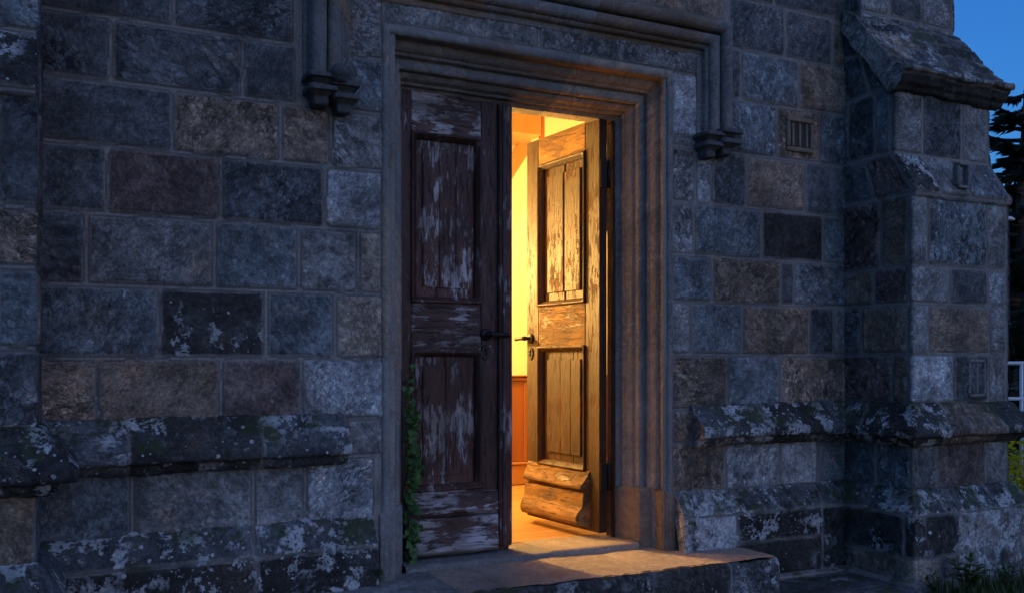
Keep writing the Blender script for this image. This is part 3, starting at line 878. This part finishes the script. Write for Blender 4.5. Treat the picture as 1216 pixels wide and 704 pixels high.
def door(name, W, H, stile_l, stile_r, zs, mats, loc, rot, seed, kick, label):
    """leaf frame = stiles + rails; children: panels, mouldings, kick board. Front faces local -y, x from 0 to W."""
    V_, H_, S_ = mats
    T = .062
    a = Acc()
    a.box(0, stile_l, 0, T, 0, H, .004); a.box(W - stile_r, W, 0, T, 0, H, .004)
    b0, b1_, m0, m1, t0 = zs        # bottom rail top, lower panel top, mid rail top (= upper panel bottom), upper panel top
    d = a.build(name, S_, church)
    d.location = Vector(loc) - Vector((2.476, 0, -.30)); d.rotation_euler = (0, 0, rot)
    d['label'] = label
    for (z0, z1) in ((0, b0), (b1_, m0), (m1, H)):
        r_ = Acc()
        grid(r_, [[(stile_l - .001, .03, z1 - .001), (stile_l + .002, .002, z1), (W - stile_r - .002, .002, z1), (W - stile_r + .001, .03, z1)], [(stile_l - .001, .03, z0), (stile_l + .002, .002, z0), (W - stile_r - .002, .002, z0), (W - stile_r + .001, .03, z0)]], .014, .012, seed=seed + int(z0 * 10), base=0, relief=.2, low=.004)
        r_.box(stile_l, W - stile_r, .031, T - .002, z0 + .001, z1 - .001, .002)
        local(r_, "rail", H_, d)
    x0, x1 = stile_l, W - stile_r
    for (z0, z1, bd) in ((b0, b1_, 'l'), (m0, m1, 'u')):
        p = Acc()
        panel_field(p, x0 + .035, x1 - .035, z0 + .035, z1 - .035, .030, t0[bd], seed + 7, t0['gap' + bd])
        # raised middle
        xi0, xi1, zi0, zi1 = x0 + .075, x1 - .075, z0 + .085, z1 - .085
        for (fa, fb) in t0[bd]:
            g_ = t0['gap' + bd]; ca, cb = (.006 if fa == 0 else g_ * 1.3), (.006 if fb == 1 else g_ * 1.3)
            xa, xb = xi0 + (xi1 - xi0) * fa + g_, xi0 + (xi1 - xi0) * fb - g_
            grid(p, [[(xa, .029, zi1), (xa + ca, .018, zi1 - .006), (xb - cb, .018, zi1 - .006), (xb, .029, zi1)], [(xa, .029, zi0), (xa + ca, .018, zi0 + .006), (xb - cb, .018, zi0 + .006), (xb, .029, zi0)]], .012, .014, seed=seed + 17, base=0, relief=.15, low=.003)
        p.box(x0 + .02, x1 - .02, .043, T - .004, z0 + .02, z1 - .02, .002)
        local(p, "panel", V_, d)
        mo = Acc(); moulding(mo, x0 - .004, x1 + .004, z0 - .004, z1 + .004, -.001, .036)
        local(mo, "moulding", S_, d)
    # weather board at the foot: sloped top, two bulging worn boards
    kx0, kx1, kz1 = kick
    pr = [(.004, kz1 + .02), (-.008, kz1), (-.014, kz1 - .020), (-.050, kz1 - .072), (-.062, kz1 - .090), (-.058, kz1 - .104), (-.012, kz1 - .110), (-.010, kz1 - .126),
          (-.042, kz1 - .132), (-.046, kz1 - .195), (-.050, kz1 - .222), (-.080, kz1 - .258), (-.094, kz1 - .288), (-.090, kz1 - .318), (-.066, kz1 - .340), (-.02, .022), (.01, .022)]
    pr = [(y, max(z, .022)) for y, z in pr]
    k = Acc()
    grid(k, [[(kx0 - y * .4, y, z), (kx1 + y * .4, y, z)] for y, z in pr], .012, .009, seed=seed + 23, base=0, relief=.35, low=.010, caps=True)
    local(k, "kick_board", H_, d)
    return d

# left leaf, shut
LW = 2.434 - 1.735
dl = door("door", LW, 2.72, .070, .185, (.385, 1.205, 1.488, 2.475, dict(l=[(0, .5), (.5, 1)], u=[(0, .36), (.36, .72), (.72, 1)], gapl=.0006, gapu=.0007)), (M_PAINT_V, M_PAINT_H, M_PAINT_S),
          (1.735, .305, -.008), 0, 51, (.022, LW - .075, .36), "shut dark door leaf with flaking purple-brown paint")
a = Acc()       # cover strip on the meeting stile
a.box(LW - .078, LW + .010, -.030, -.0015, .03, 2.70, .008); a.box(LW - .060, LW - .008, -.040, -.031, .03, 2.70, .006)
local(a, "cover_strip", M_PAINT_S, dl)
# right leaf, pushed open into the hall
ang = -(math.pi / 2 - .113)          # local +x points from the hinge into the hall
RW = .85
# local front (-y) must face the opening: x axis = (-sin.113, cos.113) -> rotate so that -y faces -x
dr = door("door", RW, 2.665, .150, .150, (.385, 1.205, 1.488, 2.475, dict(l=[(0, .42), (.42, .72), (.72, 1)], u=[(0, .52), (.52, 1)], gapl=.0003, gapu=.004)), (M_BROWN_V, M_BROWN_H, M_BROWN_S),
          (3.081 - RW * math.sin(.113), .31 + RW * math.cos(.113), .035), -math.pi / 2 + .113, 61, (.02, RW - .10, .375), "open brown door leaf lit by warm light from inside")

def handle(parent, x, z, dirx, seed, broken=False):
    a = Acc()
    y0 = -.002
    a.lathe((x, y0, z), [(.036, -.004), (.036, .006), (.031, .012), (.016, .014), (.012, .018), (.012, .048), (.010, .052)], 'Y', 18)
    pts = [(x, -.045, z), (x + dirx * .03, -.052, z + .001), (x + dirx * .075, -.053, z), (x + dirx * .125, -.048, z - .003), (x + dirx * .142, -.040, z - .005)]
    a.tube(pts, [.017, .0155, .0125, .014, .011], 10)
    local(a, "handle", M_IRON, parent)
    e = Acc()
    zz = z - .100
    n = 20
    ring = [(x + .033 * math.cos(2 * math.pi * i / n) * (1 if not broken else 1 + .25 * math.sin(3 * i)), zz + (.055 if math.sin(2 * math.pi * i / n) < 0 else .040) * math.sin(2 * math.pi * i / n)) for i in range(n)]
    V = [(p[0], 0.0, p[1]) for p in ring] + [(x + (p[0] - x) * .9, -.008, zz + (p[1] - zz) * .92) for p in ring]
    F = [(i, (i + 1) % n, n + (i + 1) % n, n + i) for i in range(n)] + [tuple(range(n, 2 * n))]
    e.add(V, F, smooth=False)
    e.lathe((x, -.008, zz + .012), [(.012, .0), (.012, .004), (.009, .006)], 'Y', 12)
    e.tube([(x, -.010, zz - .002), (x, -.011, zz - .022)], [.006, .004], 8)
    local(e, "escutcheon", M_IRON, parent)
handle(dl, uX(578, 5.04) - 1.735, 1.13 + .175, 1, 1)
handle(dr, .055, 1.30 - .035, -1, 2, True)
# hinges on the open leaf's edge
for z in (.36, 2.30):
    a = Acc()
    a.box(RW + .0005, RW + .010, .006, .058, z - .085, z + .085, .002)
    a.tube([(RW + .014, .066, z - .09), (RW + .014, .066, z + .09)], .011, 10)
    for k in range(3): a.lathe((RW + .009, .02 + .02 * (k % 2), z - .05 + .05 * k), [(.006, .0), (.006, .003)], 'X', 8)
    local(a, "hinge", M_IRON, dr)

# timber frame inside the stone jamb + inner reveal
w = Acc()
w.box(DX1 - .030, DX1 + .010, .318, .346, -.03, 2.70, .004)
w.box(DX0 - .03, DX0 + .004, .375, .43, -.03, 2.70, .004)
w.box(DX0, DX1 - .041, .375, .43, 2.712, 2.76, .004)
part(w, "door_frame", M_BROWN_S)

# threshold
w = Acc()
grid(w, [[(1.70, .46, .0), (3.24, .46, .0)], [(1.70, .11, .0), (3.24, .11, .0)], [(1.70, .095, -.010), (3.24, .095, -.010)], [(1.70, .09, -.06), (3.24, .09, -.06)]], .014, stones=[(1.6, 2.62, -9, 9, 'M'), (2.62, 3.3, -9, 9, 'S')], s0=1.70, mort=.002, seed=71, base=-.004, relief=.3, low=.003, facing=(0, 0, 1))
o = part(w, "threshold", M_DRESS)

# ---- the hall inside
BY = 2.90
w = Acc()
IX0, IX1, IZ = .6, 5.3, 3.9
P_ = lambda v: w.add(v, [(0, 1, 2, 3)], smooth=False)
P_([(IX0, BY, 0), (IX1, BY, 0), (IX1, BY, IZ), (IX0, BY, IZ)])
P_([(IX0, .75, 0), (IX0, BY, 0), (IX0, BY, IZ), (IX0, .75, IZ)])
P_([(IX1, .75, 0), (IX1, BY, 0), (IX1, BY, IZ), (IX1, .75, IZ)])
P_([(IX0, .75, 0), (1.50, .75, 0), (1.50, .75, IZ), (IX0, .75, IZ)])
P_([(3.50, .75, 0), (IX1, .75, 0), (IX1, .75, IZ), (3.50, .75, IZ)])
P_([(1.50, .75, 2.95), (3.50, .75, 2.95), (3.50, .75, IZ), (1.50, .75, IZ)])
P_([(3.24, .38, -.02), (3.50, .75, -.02), (3.50, .75, 2.95), (3.24, .38, 2.95)])
P_([(1.72, .42, -.02), (1.50, .75, -.02), (1.50, .75, 2.95), (1.72, .42, 2.95)])
P_([(1.50, .38, 2.95), (3.50, .38, 2.95), (3.50, .75, 2.95), (1.50, .75, 2.95)])
P_([(1.50, .44, 2.70), (3.50, .44, 2.70), (3.50, .44, 2.96), (1.50, .44, 2.96)])
P_([(IX0, .75, IZ), (IX1, .75, IZ), (IX1, BY, IZ), (IX0, BY, IZ)])
iw = part(w, "interior_wall", M_PLASTER)
iw['label'] = "cream plastered wall glowing yellow inside the hall"
w = Acc()
w.box(IX0, IX1, BY - .018, BY + .01, .21, .955, .003)
x = IX0 + .35
while x < IX1:
    w.box(x, x + .09, BY - .030, BY - .0185, .211, .954, .003); x += .72
sub(w, "dado_panel", M_PANELWOOD, iw)
w = Acc()
w.box(IX0, IX1, BY - .045, BY + .01, .958, .995, .008); w.box(IX0, IX1, BY - .030, BY + .01, .925, .957, .006) if False else None
w.box(IX0, IX1, BY - .060, BY + .01, .996, 1.012, .005)
sub(w, "dado_rail", M_PANELWOOD, iw)
w = Acc()
w.box(IX0, IX1, BY - .036, BY + .01, 0.0, .185, .006); w.box(IX0, IX1, BY - .048, BY + .01, .186, .209, .006)
sub(w, "skirting", M_PINE, iw)
w = Acc()
w.add([(IX0, .455, -.004), (IX1, .455, -.004), (IX1, BY, -.004), (IX0, BY, -.004)], [(0, 1, 2, 3)], smooth=False)
fl = part(w, "floor", M_OAKFLOOR)
# the wooden stair landing seen high on the back wall
stc = empty("stair_landing", (0, 0, 0), church)
stc.matrix_parent_inverse = Matrix.Translation(-Vector((2.476, 0, -.30)))
stc['label'] = "varnished wooden stair landing with a sloping stringer high inside the hall"
w = Acc(); w.box(3.0, 3.79, 2.45, BY - .005, 3.13, 3.89, .006)
sub(w, "soffit_box", M_PINE, stc)
w = Acc(); w.box(3.791, 3.815, 2.44, 2.52, 3.09, 3.89, .003)
sub(w, "post", M_PANELWOOD, stc)
w = Acc()
def slant(xa, za, xb, zb, hw, y0, y1):
    d = Vector((xb - xa, 0, zb - za)).normalized(); n = Vector((-d.z, 0, d.x)) * hw
    V = []
    for y in (y0, y1):
        for (x_, z_) in ((xa, za), (xb, zb)):
            for sg in (-1, 1): V.append((x_ + n.x * sg, y, z_ + n.z * sg))
    w.add(V, [(0, 1, 3, 2), (4, 6, 7, 5), (0, 2, 6, 4), (1, 5, 7, 3), (0, 4, 5, 1), (2, 3, 7, 6)], smooth=False)
slant(2.25, .81, 3.84, 3.17, .060, 2.79, 2.86)
sub(w, "stringer", M_PINE, stc)

# ------------------------------------------------------------------ doorstep
step = empty("doorstep", (2.475, -.2, G))
tag(step, "worn stone doorstep in front of the open doorway, half lit by warm light", "doorstep")
w = Acc()
SX0, SX1, SY = 1.09, 3.86, -.475
grid(w, [[(SX0 + .01, .12, -.042), (SX1 - .01, .12, -.042)], [(SX0 + .01, SY + .012, -.042), (SX1 - .01, SY + .012, -.042)]], .013, stones=[(1.0, 1.80, -9, 9, 'M', .30), (1.80, 2.93, -9, 9, 'S', .03), (2.93, 4, -9, 9, 'S', .05)], s0=SX0, mort=.0035, seed=81, base=.002, relief=.5, low=.009, facing=(0, 0, 1), wear=.012)
o = w.build("tread", M_DRESS, step); o.matrix_parent_inverse = Matrix.Translation(-Vector(step.location))
w = Acc()
def ring(i, z): return [(SX0 + i, .12, z), (SX0 + i, SY + i, z), (SX1 - i, SY + i, z), (SX1 - i, .12, z)]
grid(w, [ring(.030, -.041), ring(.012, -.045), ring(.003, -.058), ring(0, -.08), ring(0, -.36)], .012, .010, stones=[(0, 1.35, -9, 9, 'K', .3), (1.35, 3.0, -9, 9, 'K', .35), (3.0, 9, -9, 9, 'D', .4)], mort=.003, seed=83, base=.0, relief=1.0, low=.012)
o = w.build("riser", M_TRIM, step); o.matrix_parent_inverse = Matrix.Translation(-Vector(step.location))

# ------------------------------------------------------------------ ground
def lawn_material():
    m, nt, bs = mat("lawn_turf")
    b = NB(nt)
    tc = b.n("ShaderNodeTexCoord").outputs['Object']
    n1 = b.noise(tc, .8, 5, .6); n2 = b.noise(tc, 40, 4, .7)
    c = b.mix(n2, (.025, .055, .012), (.080, .125, .028))
    c = b.mix(b.ramp(n1, .5, .65), c, b.mix(1.0, c, (1.3, 1.15, .8), 'MULTIPLY'))
    b.link(c, bs.inputs['Base Color']); bs.inputs['Roughness'].default_value = .9
    b.link(b.bump(n2, .8, .03), bs.inputs['Normal'])
    return m
M_LAWN = lawn_material()
w = Acc()
Sg = 400
xs = np.array([-Sg, -60, -20, -8, -3, 0, 3, 6, 9, 14, 22, 60, Sg], float)
gx, gy = np.meshgrid(xs, xs)
V = np.stack([gx, gy, np.full_like(gx, G)], -1).reshape(-1, 3)
n = len(xs)
w.add(V, [(j * n + i, j * n + i + 1, (j + 1) * n + i + 1, (j + 1) * n + i) for j in range(n - 1) for i in range(n - 1)])
lawn = kind(w.build("lawn", M_LAWN), 'structure')
# stone path in front of the step
w = Acc()
rg = random.Random(4)
ps = []
y = -3.9
while y < -.1:
    h_ = rg.uniform(.4, .6); x = -1.2
    while x < 4.70:
        ww = rg.uniform(.5, .95); ps.append((x, min(x + ww, 4.76), y, y + h_, rg.choice('DNDB'), .25)); x += ww
    y += h_
grid(w, [[(-1.2, -.08, G + .016), (4.76, -.08, G + .016)], [(-1.2, -3.9, G + .016), (4.76, -3.9, G + .016)]], .03, stones=ps, s0=-1.2, tmode='y', mort=.012, seed=91, base=.012, relief=.6, facing=(0, 0, 1), low=.006)
path = kind(w.build("path", M_TRIM), 'structure')

# ------------------------------------------------------------------ plants
def leaf_quad(acc, c, d, up, ln, wd, rv, fold=.15):
    """one pointed leaf of six faces"""
    d = Vector(d).normalized(); up = Vector(up)
    s = d.cross(up)
    if s.length < 1e-4: s = Vector((1, 0, 0))
    s.normalize(); nrm = s.cross(d)
    c = Vector(c)
    pts = [c, c + d * ln * .35 + s * wd * .5 + nrm * wd * fold, c + d * ln * .35, c + d * ln * .35 - s * wd * .5 + nrm * wd * fold,
           c + d * ln * .7 + s * wd * .32 + nrm * wd * fold * .6, c + d * ln * .7 - nrm * ln * .04, c + d * ln * .7 - s * wd * .32 + nrm * wd * fold * .6, c + d * ln - nrm * ln * .12]
    acc.add([tuple(p) for p in pts], [(0, 2, 1), (0, 3, 2), (1, 2, 5, 4), (2, 3, 6, 5), (4, 5, 7), (5, 6, 7)], rnd=(rv, 0, 0, 1))

M_IVY = leaf_material("ivy_leaves", (.018, .065, .010), (.070, .170, .026))
M_STEM = plain("brown_stem", (.06, .045, .03), .8, 0, 30)
ivy = empty("ivy", (1.765, .20, -.04))
tag(ivy, "green ivy climbing the corner between the stone jamb and the shut door", "ivy")
def iv(acc, name, m):
    o = acc.build(name, m, ivy); o.matrix_parent_inverse = Matrix.Translation(-Vector(ivy.location)); return o
rg = random.Random(12)
w = Acc(); st_ = []
for k in range(3):
    pts = []
    for i in range(15):
        z = -.035 + i * (1.13 - .12 * k) / 14
        pts.append((1.748 + .018 * math.sin(i * 1.1 + k * 2) + .010 * k, .245 - .012 * k + .015 * math.cos(i * .9 + k), z))
    w.tube(pts, [.0055 - .0003 * i for i in range(15)], 6); st_.append(pts)
iv(w, "stem", M_STEM)
w = Acc()
for i in range(270):
    pts = rg.choice(st_)
    f = rg.random() ** .85
    p = Vector(pts[min(14, int(f * 14))]).lerp(Vector(pts[min(14, int(f * 14) + 1)]), rg.random())
    spread = .75 if f > .8 else 1.0
    c = p + Vector((rg.uniform(-.008, .026) * spread, rg.uniform(-.06, .01), rg.uniform(-.03, .03)))
    d = Vector((rg.uniform(-.5, .9), rg.uniform(-.9, -.1), rg.uniform(-1.1, .2)))
    ln = rg.uniform(.018, .056) * (.75 if f > .85 else 1)
    leaf_quad(w, c, d, (rg.uniform(-.4, .4), -1, .5), ln, ln * .85, rg.random())
iv(w, "foliage", M_IVY)

# weeds and grass at the foot of the buttress
M_WEED = leaf_material("weed_leaves", (.025, .060, .010), (.070, .130, .020))
M_GRASS = leaf_material("grass_blades", (.030, .045, .010), (.085, .100, .022))
def weed(x, y, h, n, label, broad):
    e = empty("weed", (x, y, G)); tag(e, label, "weed", "weeds along the foot of the buttress")
    a = Acc(); f = Acc()
    for i in range(n):
        an = rg.uniform(0, 6.283); tilt = rg.uniform(.1, .55); hh = h * rg.uniform(.55, 1)
        tip = Vector((math.cos(an) * tilt * hh, math.sin(an) * tilt * hh, hh))
        pts = [tuple(Vector((0, 0, 0)).lerp(tip, t) + Vector((0, 0, .03 * math.sin(t * 3)))) for t in (0, .4, .75, 1)]
        a.tube(pts, [.004, .0035, .003, .002], 5)
        for t in (.35, .55, .75, .9, 1.0):
            for _ in range(2):
                p = Vector(pts[0]).lerp(Vector(pts[-1]), t)
                d = Vector((math.cos(an + rg.uniform(-2, 2)), math.sin(an + rg.uniform(-2, 2)), rg.uniform(-.1, .8)))
                leaf_quad(f, p, d, (0, 0, 1), broad * rg.uniform(.7, 1.2), broad * .5, rg.random())
    a.build("stem", M_STEM, e); f.build("foliage", M_WEED, e)
weed(5.02, -.86, .20, 7, "broad leaved weed at the front corner of the buttress foot", .075)
weed(5.30, -.93, .17, 6, "low weed before the middle of the buttress foot", .05)
weed(5.62, -.95, .22, 8, "tallest weed before the outer half of the buttress foot", .06)
weed(4.80, -.80, .11, 5, "small mossy weed in the corner of path and buttress", .04)
w = Acc()
for i in range(9000):
    x = rg.uniform(4.78, 8.5); y = rg.uniform(-2.2, -.76) if x < 6.05 else rg.uniform(-2.2, 3.0)
    h_ = rg.uniform(.03, .10) * (1.4 if y > -1.0 and x < 6 else 1)
    an = rg.uniform(0, 6.283); l = rg.uniform(.1, .6) * h_
    bx, by = math.cos(an + 1.57) * .0035, math.sin(an + 1.57) * .0035
    tx, ty = x + math.cos(an) * l, y + math.sin(an) * l
    w.add([(x - bx, y - by, G), (x + bx, y + by, G), ((x + tx) / 2 + bx * .8, (y + ty) / 2 + by * .8, G + h_ * .62), ((x + tx) / 2 - bx * .8, (y + ty) / 2 - by * .8, G + h_ * .62), (tx, ty, G + h_)],
          [(0, 1, 2, 3), (3, 2, 4)], rnd=(rg.random(), 0, 0, 1))
kind(w.build("grass", M_GRASS), 'stuff')
# moss clumps on ledges
M_MOSS = leaf_material("moss", (.030, .050, .008), (.090, .110, .018), .1)
def moss(x, y, z, r_, label):
    a = Acc()
    for i in range(170):
        d = Vector((rg.gauss(0, 1), rg.gauss(0, 1), rg.gauss(0, .8))).normalized()
        if d.y > .3: d.y = -d.y
        p = Vector((d.x * r_, d.y * r_ * .55, d.z * r_ * .9)) * rg.uniform(.55, 1)
        leaf_quad(a, p, d + Vector((0, 0, .5)), (rg.random(), rg.random(), 1), r_ * .35, r_ * .12, rg.random())
    o = a.build("moss_clump", M_MOSS); o.location = (x, y, z)
    tag(o, label, "moss", "moss clumps on the church stonework")
moss(3.475, -.125, .115, .040, "moss clump on the plinth corner beside the lit jamb")
moss(uX(862), -.10, .235, .035, "moss clump in a plinth joint right of the doorway")
moss(uX(956), -.09, .25, .030, "moss clump on the plinth slope near the buttress")
moss(1.46, -.13, .02, .040, "moss clump low on the plinth left of the shut door")

# ------------------------------------------------------------------ things beyond the corner
def at(u, dist):
    a = YAW + math.atan((u - 608) / 1092.0)
    return (dist * math.sin(a), dist * math.cos(a) - 4.75)
M_NEEDLE = leaf_material("conifer_needles", (.012, .026, .018), (.032, .056, .032), .1)
M_DARKLEAF = leaf_material("dark_evergreen_leaves", (.008, .016, .008), (.026, .042, .018), .15)
M_YELLOW = leaf_material("yellow_flowering_leaves", (.48, .40, .012), (.78, .64, .03), .3)
M_BARK = plain("bark", (.05, .038, .03), .9, 0, 14, .4, .8, (1, 1, .25), .02)

def conifer(x, y, H, rad, label, seed, nb=46, dens=26):
    rg = random.Random(seed)
    e = empty("conifer_tree", (x, y, G)); tag(e, label, "tree", "trees behind the church")
    t = Acc(); f = Acc()
    t.tube([(0, 0, 0), (.05, .02, H * .35), (-.03, .04, H * .7), (0, 0, H)], [H * .028, H * .02, H * .011, .01], 9)
    for i in range(nb):
        z = H * (.10 + .88 * (i / nb)) + rg.uniform(-.3, .3)
        an = i * 2.4 + rg.uniform(-.9, .9); dr = rg.uniform(.3, 1.5)
        L = rad * (1 - (z / H) ** 1.4) * rg.uniform(.45, 1.25) + .25
        pts = []
        for k in range(6):
            q = k / 5
            pts.append(Vector((math.cos(an) * L * q, math.sin(an) * L * q, z + L * (.12 * q - .36 * dr * q * q + .22 * q ** 3))))
        t.tube([tuple(p) for p in pts], [.045 * (1 - .8 * k / 5) for k in range(6)], 5)
        m_ = int(dens + L * dens)
        for k in range(m_):
            q = rg.uniform(.12, 1) ** .8
            p = pts[min(4, int(q * 5))].lerp(pts[min(5, int(q * 5) + 1)], q * 5 % 1)
            side = rg.choice((-1, 1))
            dd = Vector((math.cos(an + side * rg.uniform(.3, 1.2)), math.sin(an + side * rg.uniform(.3, 1.2)), rg.uniform(-.45, .12)))
            ln = rg.uniform(.10, .30) * (1.1 - .4 * q)
            tip = p + dd * ln
            # a spray: short needles both sides of a twig
            s = dd.cross(Vector((0, 0, 1))).normalized() * .020
            u_ = Vector((0, 0, .018))
            f.add([tuple(p), tuple(p + dd * ln * .5 + s), tuple(tip), tuple(p + dd * ln * .5 - s), tuple(p + dd * ln * .5 + u_), tuple(p + dd * ln * .5 - u_)],
                  [(0, 1, 2, 3), (0, 4, 2, 5)], rnd=(rg.random(), 0, 0, 1))
    t.build("trunk", M_BARK, e); f.build("crown", M_NEEDLE, e)

def bushy(x, y, H, rad, label, seed, m, name="evergreen_tree", n=5200, lf=.16, cat="tree", group="trees behind the church", zlow=.1):
    rg = random.Random(seed)
    e = empty(name, (x, y, G)); tag(e, label, cat, group)
    t = Acc(); f = Acc()
    t.tube([(0, 0, 0), (.03, 0, H * .4), (0, .05, H * .8)], [H * .03, H * .02, H * .006], 8)
    cl = []
    for i in range(26):
        a_ = rg.uniform(0, 6.283); zz = rg.uniform(zlow, .95)
        rr = rad * math.sqrt(max(.05, 1 - (abs(zz - .45) / .62) ** 2)) * rg.uniform(.45, 1)
        c = Vector((math.cos(a_) * rr, math.sin(a_) * rr, H * zz)); cl.append((c, rg.uniform(.22, .42) * rad))
        t.tube([(0, 0, H * zz * .55), tuple(c * .55 + Vector((0, 0, H * zz * .3))), tuple(c)], [H * .010, H * .006, .004], 5)
    for i in range(n):
        c, r_ = rg.choice(cl)
        d = Vector((rg.gauss(0, 1), rg.gauss(0, 1), rg.gauss(0, .8))).normalized()
        p = c + d * r_ * rg.uniform(.5, 1.08)
        if p.z < .02: p.z = .02
        dd = (d + Vector((rg.uniform(-.7, .7), rg.uniform(-.7, .7), rg.uniform(-.7, .4)))).normalized()
        s = dd.cross(Vector((rg.random(), rg.random(), 1))).normalized() * lf * .3
        ln = lf * rg.uniform(.6, 1.2)
        f.add([tuple(p), tuple(p + dd * ln * .5 + s), tuple(p + dd * ln), tuple(p + dd * ln * .5 - s)], [(0, 1, 2, 3)], rnd=(rg.random(), 0, 0, 1))
    t.build("trunk", M_BARK, e); f.build("crown", m, e)

x, y = at(1216, 17.0)
conifer(x, y, 5.7, 2.0, "taller dark conifer with drooping branches against the blue sky", 5, 130, 85)
x, y = at(1216, 22.0); bushy(x, y, 4.9, 1.9, "dense dark evergreen below the conifer, beside the buttress edge", 6, M_DARKLEAF)
x, y = at(1262, 23.5); bushy(x, y, 5.6, 2.3, "dark rounded evergreen at the right edge behind the white railing", 8, M_DARKLEAF)
x, y = at(1172, 25.0); bushy(x, y, 4.8, 2.2, "dark evergreen mostly hidden behind the buttress", 9, M_DARKLEAF)
x, y = at(1222, 9.2); bushy(x, y, .75, .62, "yellow green flowering shrub on the lawn beyond the buttress", 10, M_YELLOW, "flowering_shrub", 2600, .06, "shrub", None, .1)
x, y = at(1200, 18.5); conifer(x, y, 5.0, 1.7, "shorter dark conifer beside the buttress edge before the taller one", 15, 70, 60)
# railing
rail = empty("railing", (*at(1213, 13.0), G)); tag(rail, "white painted metal railing on the lawn behind the buttress", "railing")
p0 = Vector(at(1213, 13.0)); dirr = Vector((math.cos(-.35), math.sin(-.35)))
ax = Vector((math.cos(YAW), -math.sin(YAW)))
w = Acc()
for z in (1.42, .98):
    w.tube([tuple(ax * -1.6) + (z,), tuple(ax * 1.6) + (z,)], .024, 8)
w.build("rail", M_WHITEWOOD, rail)
for k in (-1.3, 0, 1.3):
    w = Acc(); w.tube([tuple(ax * k) + (0.0,), tuple(ax * k) + (1.44,)], .022, 8)
    w.build("post", M_WHITEWOOD, rail)
# street lamp with a pale dish head among the dark trees
lp = empty("street_lamp", (*at(1197, 15.5), G)); tag(lp, "street lamp with a pale dish head before the dark trees", "lamp")
w = Acc(); w.tube([(0, 0, 0), (0, 0, 3.52)], [.035, .02], 8); w.build("pole", M_IRON, lp)
w = Acc(); w.lathe((0, 0, 3.52), [(.02, .0), (.09, .01), (.095, .025), (.06, .055), (.02, .07)], 'Z', 16); w.build("lamp_head", M_WHITEWOOD, lp)
